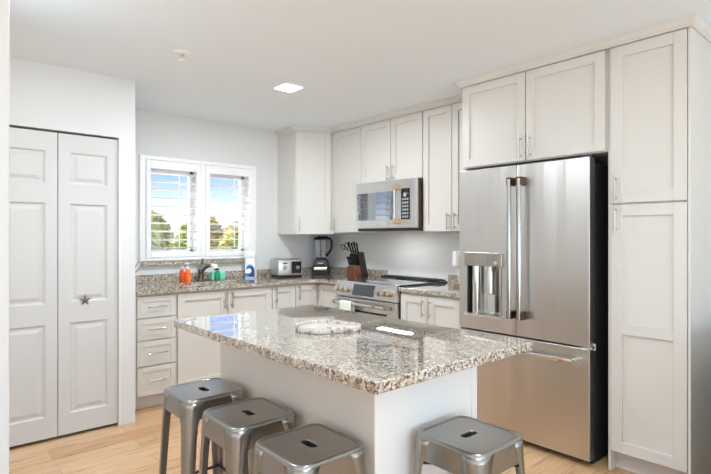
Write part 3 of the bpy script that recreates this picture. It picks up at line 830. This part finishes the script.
spots = [((2.388, -2.604), 0, 'gunmetal metal stool nearest the closet, first of the three in a row'),
         ((2.796, -2.605), 0, 'gunmetal metal stool in the middle of the row along the island front'),
         ((3.196, -2.605), 0, 'gunmetal metal stool at the near end of the row, in the foreground'),
         ((3.500, -2.137), PI / 2, 'grey metal stool alone at the bright island end, facing the refrigerator')]
for i, ((x, y), rz, lb) in enumerate(spots):
    o = stool if i == 0 else copy_tree(stool)
    o.location = (x, y, 0); o.rotation_euler = (0, 0, rz); o.scale = (0.935, 0.935, 0.985); o['label'] = lb

# ------------------------------------------------------------------ tray on the island
def lobes(s, n=72):
    pts = []
    for k in range(n):
        a = 2 * PI * k / n; r = 0.105 * s
        pts.append((r * math.cos(a) * (1 + 0.03 * math.cos(7 * a)), r * math.sin(a) * (1 + 0.03 * math.cos(7 * a))))
    return pts
t = thing('serving_tray', 'pale shell-inlaid round tray with a broad tab on the island top', 'tray', (2.852, -2.290, 0.9305), math.radians(45))
b = NB(); N = 72
def outline(k, s):
    a = 2 * PI * k / N; r = 0.108 * (1 + 0.035 * math.cos(8 * a))
    # broad handle lobe along +x
    e_ = math.exp(-(((a + PI) % (2 * PI) - PI) / 0.50) ** 4); r += 0.058 * e_
    return (r * s * math.cos(a), r * s * math.sin(a))
rings = []
for s, z in ((0.97, 0.0), (1.0, 0.004), (1.0, 0.022), (0.985, 0.025), (0.90, 0.025), (0.885, 0.022), (0.87, 0.011)):
    rings.append([b.verts.new((*outline(k, s), z)) for k in range(N)])
for a, c in zip(rings, rings[1:]):
    for k in range(N): b.faces.new((a[k], a[(k + 1) % N], c[(k + 1) % N], c[k]))
b.faces.new(rings[0][::-1]); b.faces.new(rings[-1])
obj('tray_rim', b, M_TRAY, t, True)
b = NB(); r0 = [b.verts.new((*outline(k, 0.868), 0.0125)) for k in range(N)]; b.faces.new(r0)
obj('tray_base', b, M_TRAYTOP, t)

# ------------------------------------------------------------------ ceiling fittings
t = thing('ceiling_light', 'small square white flush light on the kitchen ceiling', 'light', (1.442, -1.513, CEIL))
M_LED = mat('lit_diffuser', (1, 1, 1), 0.5, 0, **{'Emission Color': (1, 0.97, 0.92, 1), 'Emission Strength': 6.0})
obj('housing', box((-0.085, -0.085, -0.018), (0.085, 0.085, -0.0005), 0.003), M_TRIM, t)
obj('diffuser', box((-0.073, -0.073, -0.0225), (0.073, 0.073, -0.0181), 0.001), M_LED, t)
area('ceiling_light_lamp', (1.442, -1.513, CEIL - 0.024), (0, 0, 0), 0.14, 0.14, 19, (0.88, 0.95, 1.0))
t = thing('fire_sprinkler', 'small chrome fire sprinkler head on the ceiling', 'sprinkler', (1.58, -2.37, CEIL))
obj('escutcheon', bm_lathe(NB(), [(0.046, -0.0005), (0.046, -0.005), (0.034, -0.012), (0.014, -0.014), (0.0, -0.014)], seg=24), M_WPLAS, t, True)
b = NB(); bm_cyl(b, (0, 0, -0.012), (0, 0, -0.026), 0.008, seg=14)
for s in (-1, 1): bm_tube(b, [(s * 0.007, 0, -0.022), (s * 0.014, 0, -0.032), (s * 0.010, 0, -0.044), (0, 0, -0.050)], 0.0025, 8)
obj('frame_arms', b, M_NICK, t, True)
obj('deflector', bm_lathe(NB(), [(0.0, -0.050), (0.026, -0.051), (0.026, -0.054), (0.0, -0.055)], seg=20), M_WPLAS, t, True)

# ------------------------------------------------------------------ faucet and bottles by the sink
CTZ = CT1 + 0.0005
t = thing('kitchen_faucet', 'dark metal kitchen faucet with white spray head behind the sink', 'faucet', (0.110, -1.585, CTZ))
M_FAUC = mat('smoky_nickel', (0.22, 0.17, 0.14), 0.25, 1.0)
b = NB(); bm_lathe(b, [(0.032, 0), (0.032, 0.006), (0.025, 0.012), (0.023, 0.075), (0.026, 0.085), (0.026, 0.10), (0.016, 0.112), (0, 0.112)], seg=20)
obj('body', b, M_FAUC, t, True)
b = NB(); bm_tube(b, [(0.01, 0.0, 0.07), (0.05, 0.012, 0.115), (0.10, 0.028, 0.142), (0.145, 0.042, 0.145)], [0.016, 0.015, 0.015, 0.016], 12); obj('spout', b, M_FAUC, t, True)
b = NB(); bm_tube(b, [(0.145, 0.042, 0.148), (0.185, 0.055, 0.142), (0.196, 0.058, 0.118)], [0.018, 0.021, 0.022], 14); sh = obj('spray_head', b, M_WPLAS, t, True); sh['label'] = 'white spray head'
b = NB(); bm_cyl(b, (0.1965, 0.0582, 0.1175), (0.198, 0.0587, 0.106), 0.022, seg=14); obj('spray_ring', b, M_BLACK, sh, True)
b = NB(); bm_tube(b, [(0, 0, 0.105), (-0.008, 0.008, 0.14), (-0.02, 0.03, 0.20)], [0.011, 0.009, 0.010], 10); obj('lever', b, M_FAUC, t, True)

M_ORANGE = mat('orange_soap', (0.85, 0.16, 0.015), 0.25); M_ORANGE2 = mat('deep_orange_soap', (0.62, 0.08, 0.01), 0.25)
def bottle(x, y, label, m, hh, pump, rr=0.026):
    t = thing('soap_bottle', label, 'bottle', (x, y, CTZ), 0.6, 'orange soap bottles')
    obj('bottle_body', bm_lathe(NB(), [(rr * 0.9, 0), (rr, 0.006), (rr, hh * 0.72), (rr * 0.75, hh * 0.9), (rr * 0.4, hh)], seg=20, sy=0.75), m, t, True)
    b = NB(); bm_lathe(b, [(rr * 0.42, hh), (rr * 0.42, hh + 0.018), (rr * 0.2, hh + 0.02), (rr * 0.2, hh + (0.042 if pump else 0.022)), (0, hh + (0.042 if pump else 0.022))], seg=14)
    if pump: bm_box(b, (-0.008, -0.032, hh + 0.038), (0.008, 0.010, hh + 0.050), 0.003)
    obj('pump' if pump else 'cap', b, M_WPLAS, t, True)
bottle(0.185, -1.792, 'deep orange soap bottle, left of the two by the sink', M_ORANGE2, 0.122, False)
bottle(0.215, -1.752, 'bright orange pump soap bottle with white top, right of the two', M_ORANGE, 0.122, True)
# teal sponge and green bottle
o = obj('sponge', box((-0.026, -0.068, 0), (0.026, 0.068, 0.080), 0.007), mat('teal_sponge', (0.22, 0.66, 0.55), 0.85)); o.location = (0.112, -1.420, CTZ)
tag(o, 'teal sponge standing against the backsplash behind the green bottle', 'sponge')
t = thing('dish_soap_bottle', 'small green dish soap bottle in front of the teal sponge', 'bottle', (0.168, -1.446, CTZ), 0.7)
obj('bottle_body', bm_lathe(NB(), [(0.024, 0), (0.027, 0.006), (0.027, 0.055), (0.019, 0.085), (0.010, 0.098)], seg=20, sy=0.7), mat('green_soap', (0.01, 0.30, 0.12), 0.2), t, True)
obj('cap', bm_lathe(NB(), [(0.011, 0.098), (0.011, 0.114), (0.006, 0.118), (0, 0.118)], seg=14), mat('green_cap', (0.02, 0.36, 0.16), 0.3), t, True)
# detergent carton
t = thing('detergent_tub', 'tall white detergent tub with a blue wave mark beside the sink', 'detergent', (0.142, -1.082, CTZ), PI / 2 - TH - 0.15)
b = NB(); bm_box(b, (-0.052, -0.034, 0), (0.052, 0.034, 0.205), 0.010, 3); obj('tub', b, M_WPLAS, t)
obj('lid', box((-0.054, -0.036, 0.2055), (0.054, 0.036, 0.260), 0.008), M_WPLAS, t)
def disc_mark(bm, pts, y):
    vs = [bm.verts.new((x, y, z)) for x, z in pts]; ws = [bm.verts.new((x, y + 0.0012, z)) for x, z in pts]
    bm.faces.new(vs); bm.faces.new(ws[::-1]); n = len(pts)
    for i in range(n): bm.faces.new((vs[i], ws[i], ws[(i + 1) % n], vs[(i + 1) % n]))
M_NAVY = mat('navy_print', (0.01, 0.06, 0.30), 0.4); M_CYAN = mat('cyan_print', (0.02, 0.36, 0.68), 0.4)
lb = NB()
outer = [(-0.050 + 0.0, 0.014), (0.050, 0.014), (0.052, 0.060), (0.046, 0.100), (0.030, 0.128), (0.006, 0.138), (-0.020, 0.128), (-0.034, 0.104), (-0.030, 0.085), (-0.014, 0.098), (0.004, 0.100), (0.018, 0.086), (0.020, 0.066), (0.006, 0.050), (-0.020, 0.046), (-0.050, 0.052)]
disc_mark(lb, outer, -0.0352); lo = obj('wave_mark', lb, M_NAVY, t)
lb = NB(); disc_mark(lb, [(-0.034, 0.104), (-0.020, 0.128), (0.006, 0.138), (0.030, 0.128), (0.040, 0.112), (0.022, 0.118), (0.002, 0.118), (-0.018, 0.112), (-0.030, 0.085)], -0.0362); obj('wave_crest', lb, M_CYAN, lo)
lb = NB(); disc_mark(lb, [(-0.048, 0.016), (0.0, 0.016), (-0.012, 0.034), (-0.048, 0.040)], -0.0362); obj('wave_foot', lb, M_CYAN, lo)
# small plant, mostly hidden by the closet corner
t = thing('potted_plant', 'small green sprig just showing past the closet corner', 'plant', (0.215, -2.255, CTZ))
obj('pot', bm_lathe(NB(), [(0.032, 0), (0.042, 0.07), (0.038, 0.07), (0.034, 0.06), (0, 0.06)], seg=18), M_WPLAS, t, True)
b = NB()
for k in range(16):
    a = k * 2.4; el = 0.75 + 0.6 * random.random(); ln = 0.11 + 0.07 * random.random()
    d = Vector((math.cos(a) * math.cos(el), math.sin(a) * math.cos(el), math.sin(el))); s_ = d.cross(Vector((0, 0, 1))).normalized() * 0.012
    p0 = Vector((0, 0, 0.06)); vs = [b.verts.new(p) for p in (p0, p0 + d * ln * 0.6 + s_, p0 + d * ln, p0 + d * ln * 0.6 - s_)]; b.faces.new(vs)
lf = obj('foliage', b, mat('leaf_green', (0.10, 0.24, 0.05), 0.5), t)
md = lf.modifiers.new('leaf', 'SOLIDIFY'); md.thickness = 0.0012

# ------------------------------------------------------------------ toaster
rz = PI / 2 - TH + 0.52
t = thing('toaster', 'stainless steel toaster with two dials beside the blender', 'toaster', (0.205, -0.705, CTZ), rz)
w, d, h = 0.135, 0.105, 0.182
b = NB(); bm_box(b, (-w, -d, 0.014), (w, d, h), 0.020, 4)
bo = obj('housing', b, M_STEEL, t, True)
obj('base', box((-w + 0.008, -d + 0.008, 0.0), (w - 0.008, d - 0.008, 0.016), 0.003), M_BLACK, t)
for y in (-0.045, 0.045):
    for x in (-0.066, 0.066): obj('slot', box((x - 0.052, y - 0.016, h - 0.004), (x + 0.052, y + 0.016, h + 0.0008)), M_BLACK, t)
obj('control_plate', box((0.012, -d - 0.0025, 0.040), (w - 0.018, -d + 0.001, 0.158), 0.001), M_BLACK, t)
for x in (-0.060, 0.070):
    k_ = NB(); bm_cyl(k_, (x, -d + 0.001, 0.098), (x, -d - 0.022, 0.098), 0.024, 0.021, 22); obj('dial', k_, M_CHROME, t, True)
for x in (-0.060, 0.070): obj('lever', box((x - 0.022, -d - 0.020, 0.136), (x + 0.022, -d - 0.001, 0.146), 0.002), M_BLACK, t)

# ------------------------------------------------------------------ blender
t = thing('countertop_blender', 'tall black countertop blender with clear pitcher in the corner', 'blender', (0.165, -0.232, CTZ), PI / 2 - TH)
b = NB()
def taper(bm, w0, d0, w1, d1, z0, z1, bev=0.008):
    lo = [(-w0, -d0, z0), (w0, -d0, z0), (w0, d0, z0), (-w0, d0, z0)]; hi = [(-w1, -d1, z1), (w1, -d1, z1), (w1, d1, z1), (-w1, d1, z1)]
    A = [bm.verts.new(p) for p in lo]; B = [bm.verts.new(p) for p in hi]; fs = [bm.faces.new(A[::-1]), bm.faces.new(B)]
    for k in range(4): fs.append(bm.faces.new((A[k], A[(k + 1) % 4], B[(k + 1) % 4], B[k])))
    if bev: bmesh.ops.bevel(bm, geom=list({e_ for f in fs for e_ in f.edges}), offset=bev, segments=2, affect='EDGES', profile=0.5)
taper(b, 0.094, 0.095, 0.088, 0.090, 0, 0.095); taper(b, 0.086, 0.088, 0.066, 0.068, 0.092, 0.165)
bs = obj('motor_base', b, M_BLACK, t)
obj('button_panel', box((-0.070, -0.0975, 0.050), (0.070, -0.0925, 0.078), 0.002), M_CHROME, bs)
obj('logo_strip', box((-0.030, -0.0855, 0.118), (0.030, -0.078, 0.128), 0.001), mat('grey_strip', (0.45, 0.45, 0.45), 0.4), bs)
b = NB(); taper(b, 0.050, 0.050, 0.068, 0.066, 0.167, 0.375, 0.012); pc = obj('pitcher', b, M_JAR, t)
b = NB(); taper(b, 0.056, 0.055, 0.054, 0.053, 0.160, 0.186, 0.006); obj('collar', b, M_BLACK, t)
b = NB(); taper(b, 0.072, 0.070, 0.068, 0.066, 0.376, 0.402, 0.006); bm_box(b, (-0.045, -0.022, 0.400), (0.080, 0.022, 0.414), 0.005); obj('lid', b, M_BLACK, t)
b = NB(); bm_tube(b, [(0.060, 0, 0.392), (0.098, 0, 0.388), (0.118, 0, 0.360), (0.120, 0, 0.300), (0.104, 0, 0.250), (0.070, 0, 0.215), (0.056, 0, 0.190)], 0.013, 12); obj('handle', b, M_BLACK, t, True)
b = NB(); bm_cyl(b, (0, 0, 0.186), (0, 0, 0.368), 0.009, seg=12)
for z, a in ((0.21, 0.3), (0.25, 1.6), (0.30, 0.9)): bm_box(b, (-0.034, -0.006, z), (0.034, 0.006, z + 0.003))
obj('blade_shaft', b, M_DGREY, t, True)

# ------------------------------------------------------------------ knife block and knives
KR = PI / 2 - TH + 0.80
t = thing('knife_block', 'dark wood knife block with warm brown front step beside the range', 'knife block', (0.850, -0.300, CTZ), KR)
t.scale = (1.16, 1.16, 1.12)
# local: x = picture right, y = away from the camera; the block leans to -x
b = NB(); bm_prism(b, [(0.060, 0.0), (-0.010, 0.0), (-0.010, 0.05), (-0.052, 0.212), (0.000, 0.232), (0.022, 0.225), (0.072, 0.02), (0.072, 0)], 'y', -0.052, 0.052, 0.003)
obj('block_body', b, M_BLOCK, t)
b = NB(); bm_prism(b, [(-0.0105, 0.0), (-0.078, 0.0), (-0.078, 0.105), (-0.030, 0.118), (-0.0105, 0.052)], 'y', -0.052, 0.052, 0.003)
obj('front_step', b, M_WOOD, t)['label'] = 'warm brown front step'
KM = Matrix.Translation((0.850, -0.300, CTZ)) @ Matrix.Rotation(KR, 4, 'Z') @ Matrix.Diagonal((1.16, 1.16, 1.12, 1))
up = Vector((-0.30, 0, 0.954))
def knife(px, py, pz, L, r, label, group):
    base = KM @ Vector((px, py, pz)); u3 = (KM.to_3x3() @ (up + Vector((0, py * 2.2, 0)) * (1 if group.startswith('large') else 0.4))).normalized()
    t = thing('kitchen_knife' if group.startswith('large') else 'steak_knife', label, 'knife', base, 0, group)
    q = Vector((0, 0, 1)).rotation_difference(u3); t.rotation_mode = 'QUATERNION'; t.rotation_quaternion = q
    b = NB(); bm_lathe(b, [(r * 0.8, 0.004), (r, 0.012), (r * 0.85, L * 0.5), (r * 1.1, L * 0.9), (r * 0.7, L), (0, L)], seg=10, sy=0.7)
    obj('handle', b, M_BLACK, t, True)
    obj('bolster', bm_lathe(NB(), [(r * 0.7, -0.006), (r * 0.85, -0.001), (r * 0.85, 0.0045), (r * 0.6, 0.0045)], seg=10, sy=0.7), M_CHROME, t, True)
    return t
k = 0
for iy_, py in enumerate((-0.039, -0.013, 0.013, 0.039)):
    knife(-0.038, py, 0.2225, 0.105 + 0.012 * (iy_ % 2), 0.0118, 'large black-handled knife in the top of the block, %s' % ('nearest the camera', 'second from the camera', 'third from the camera', 'farthest back')[iy_], 'large knives in the block')
for iy_, py in enumerate((-0.040, -0.024, -0.008, 0.008, 0.024, 0.040)):
    knife(-0.062, py, 0.1145, 0.092, 0.0082, 'black-handled steak knife standing in the brown front step of the block', 'steak knives in the front step')
base = KM @ Vector((-0.040, 0.066, 0.236)); u3 = (KM.to_3x3() @ (up + Vector((0, 0.25, 0)))).normalized()
t = thing('kitchen_scissors', 'black-handled scissors with looped grips among the knives', 'scissors', base)
t.rotation_mode = 'QUATERNION'; t.rotation_quaternion = Vector((0, 0, 1)).rotation_difference(u3) @ Matrix.Rotation(KR - 0.8, 3, 'Z').to_quaternion()
for s in (-1, 1):
    b = NB(); c = Vector((-0.020 + s * 0.019, 0.0, 0.062))
    bm_tube(b, [(0, 0, 0), (s * 0.004 - 0.008, 0, 0.03)] + [(c.x + 0.015 * math.sin(a), 0, c.z - 0.028 * math.cos(a)) for a in (2 * PI * q_ / 14 * s for q_ in range(15))], 0.004, 8)
    obj('grip', b, M_BLACK, t, True)

# ------------------------------------------------------------------ small appliance half hidden by the refrigerator
t = thing('drink_maker', 'small white and tan countertop appliance beside the refrigerator edge', 'appliance', (2.085, -0.300, CTZ), PI / 2 - TH)
obj('base', bm_lathe(NB(), [(0.052, 0), (0.055, 0.006), (0.055, 0.022), (0.045, 0.028), (0, 0.028)], seg=24), M_BRASS, t, True)
obj('column', box((-0.010, 0.010, 0.028), (0.050, 0.052, 0.172), 0.008), mat('pale_grey_plastic', (0.55, 0.58, 0.62), 0.35), t)
b = NB(); bm_box(b, (-0.055, -0.060, 0.172), (0.060, 0.058, 0.290), 0.008); hd = obj('head', b, M_WPLAS, t)
obj('front_plate', box((-0.030, -0.064, 0.182), (0.022, -0.0595, 0.262), 0.003), mat('tan_plastic', (0.60, 0.47, 0.33), 0.4), hd)

# ------------------------------------------------------------------ outdoors
G = NB(); bm_box(G, (-60, -40, -1.35), (-0.4, 60, -1.25))
M_GRASS = mat('dry_grass', (0.30, 0.30, 0.10), 0.9)
set_color(M_GRASS, ramp(M_GRASS, noise(M_GRASS, position(M_GRASS), 2.0, 4), [(0.35, (0.40, 0.38, 0.20)), (0.65, (0.62, 0.56, 0.36))]))
struct('ground', G, M_GRASS)
struct('bounce_slab', box((-5.5, -9.0, -1.249), (-0.16, 4.5, -0.30)), mat('pale_bounce', (0.72, 0.71, 0.68), 0.8))  # pale slab added to bounce sunlight up onto the kitchen ceiling
def leafmat(name, a, b_):
    m = mat(name, a, 0.7)
    set_color(m, ramp(m, noise(m, position(m), 1.6, 3), [(0.38, a), (0.62, b_)]))
    return m
M_LEAF = [leafmat('yellow_green_leaves', (0.42, 0.44, 0.12), (0.70, 0.64, 0.30)), leafmat('mid_green_leaves', (0.18, 0.28, 0.06), (0.44, 0.46, 0.12)), leafmat('straw_leaves', (0.58, 0.46, 0.22), (0.74, 0.66, 0.40))]
M_BARK = mat('grey_bark', (0.18, 0.14, 0.10), 0.9)
def shrub(x, y, top, rad, m, label, seed):
    rnd = random.Random(seed)
    t = thing('shrub', label, 'shrub', (x, y, -1.25), 0, 'shrubs outside the kitchen window')
    H = top + 1.25
    b = NB()
    for k in range(5):
        a = k * 1.3 + seed; bm_tube(b, [(0, 0, 0), (0.15 * math.cos(a), 0.15 * math.sin(a), H * 0.35), (rad * 0.5 * math.cos(a), rad * 0.5 * math.sin(a), H * 0.75)], [0.06, 0.045, 0.015], 7)
    obj('trunk', b, M_BARK, t, True)
    b = NB()
    for k in range(3400):
        u = rnd.random(); v = rnd.random() * 2 * PI; hh = rnd.random() ** 0.7
        lump = 1 + 0.10 * math.sin(3 * v + seed) * math.sin(5 * hh + seed)
        rr = rad * math.sqrt(u) * lump * math.sqrt(max(0.02, 1 - hh ** 3.5))
        p = Vector((rr * math.cos(v), rr * math.sin(v), H * (0.10 + 0.90 * hh * (1 - 0.12 * rnd.random()))))
        n = Vector((rnd.gauss(0, 1), rnd.gauss(0, 1), rnd.gauss(0, 1) + 0.6)).normalized(); s, w_ = frame_of(n); L = 0.09 + 0.08 * rnd.random()
        vs = [b.verts.new(p + s * L * c0 + w_ * L * 0.55 * c1) for c0, c1 in ((-1, 0), (0, -1), (1, 0), (0, 1))]; b.faces.new(vs)
    obj('foliage', b, m, t)
for i, (x, y, top, rad, mi, lb) in enumerate((
        (-11.0, 1.70, 1.60, 0.62, 0, 'low yellow-green shrub at the left side of the left shutter view'),
        (-11.0, 3.15, 1.55, 0.62, 1, 'low green shrub at the right side of the left shutter view'),
        (-11.0, 4.60, 1.55, 0.62, 0, 'low yellow-green shrub across the right shutter view'),
        (-11.0, 6.05, 1.50, 0.62, 1, 'low green shrub past the right edge of the right shutter view'),
        (-13.6, 2.35, 2.05, 0.80, 2, 'straw-coloured shrub in the second row behind the left shutter view'),
        (-13.6, 4.25, 1.90, 0.80, 0, 'yellow-green shrub in the second row behind the mullion between the shutters'),
        (-13.6, 6.15, 1.95, 0.80, 2, 'straw-coloured shrub in the second row behind the right shutter view'),
        (-16.8, 3.92, 2.40, 1.04, 0, 'tall yellow-green bush farthest back at the left of the left shutter view'),
        (-16.8, 6.36, 2.30, 1.04, 2, 'tall straw-coloured bush farthest back between the two shutter views'),
        (-16.8, 8.82, 2.30, 1.04, 0, 'tall yellow-green bush farthest back at the right of the right shutter view'))):
    shrub(x, y, top, rad, M_LEAF[mi], lb, i + 3)
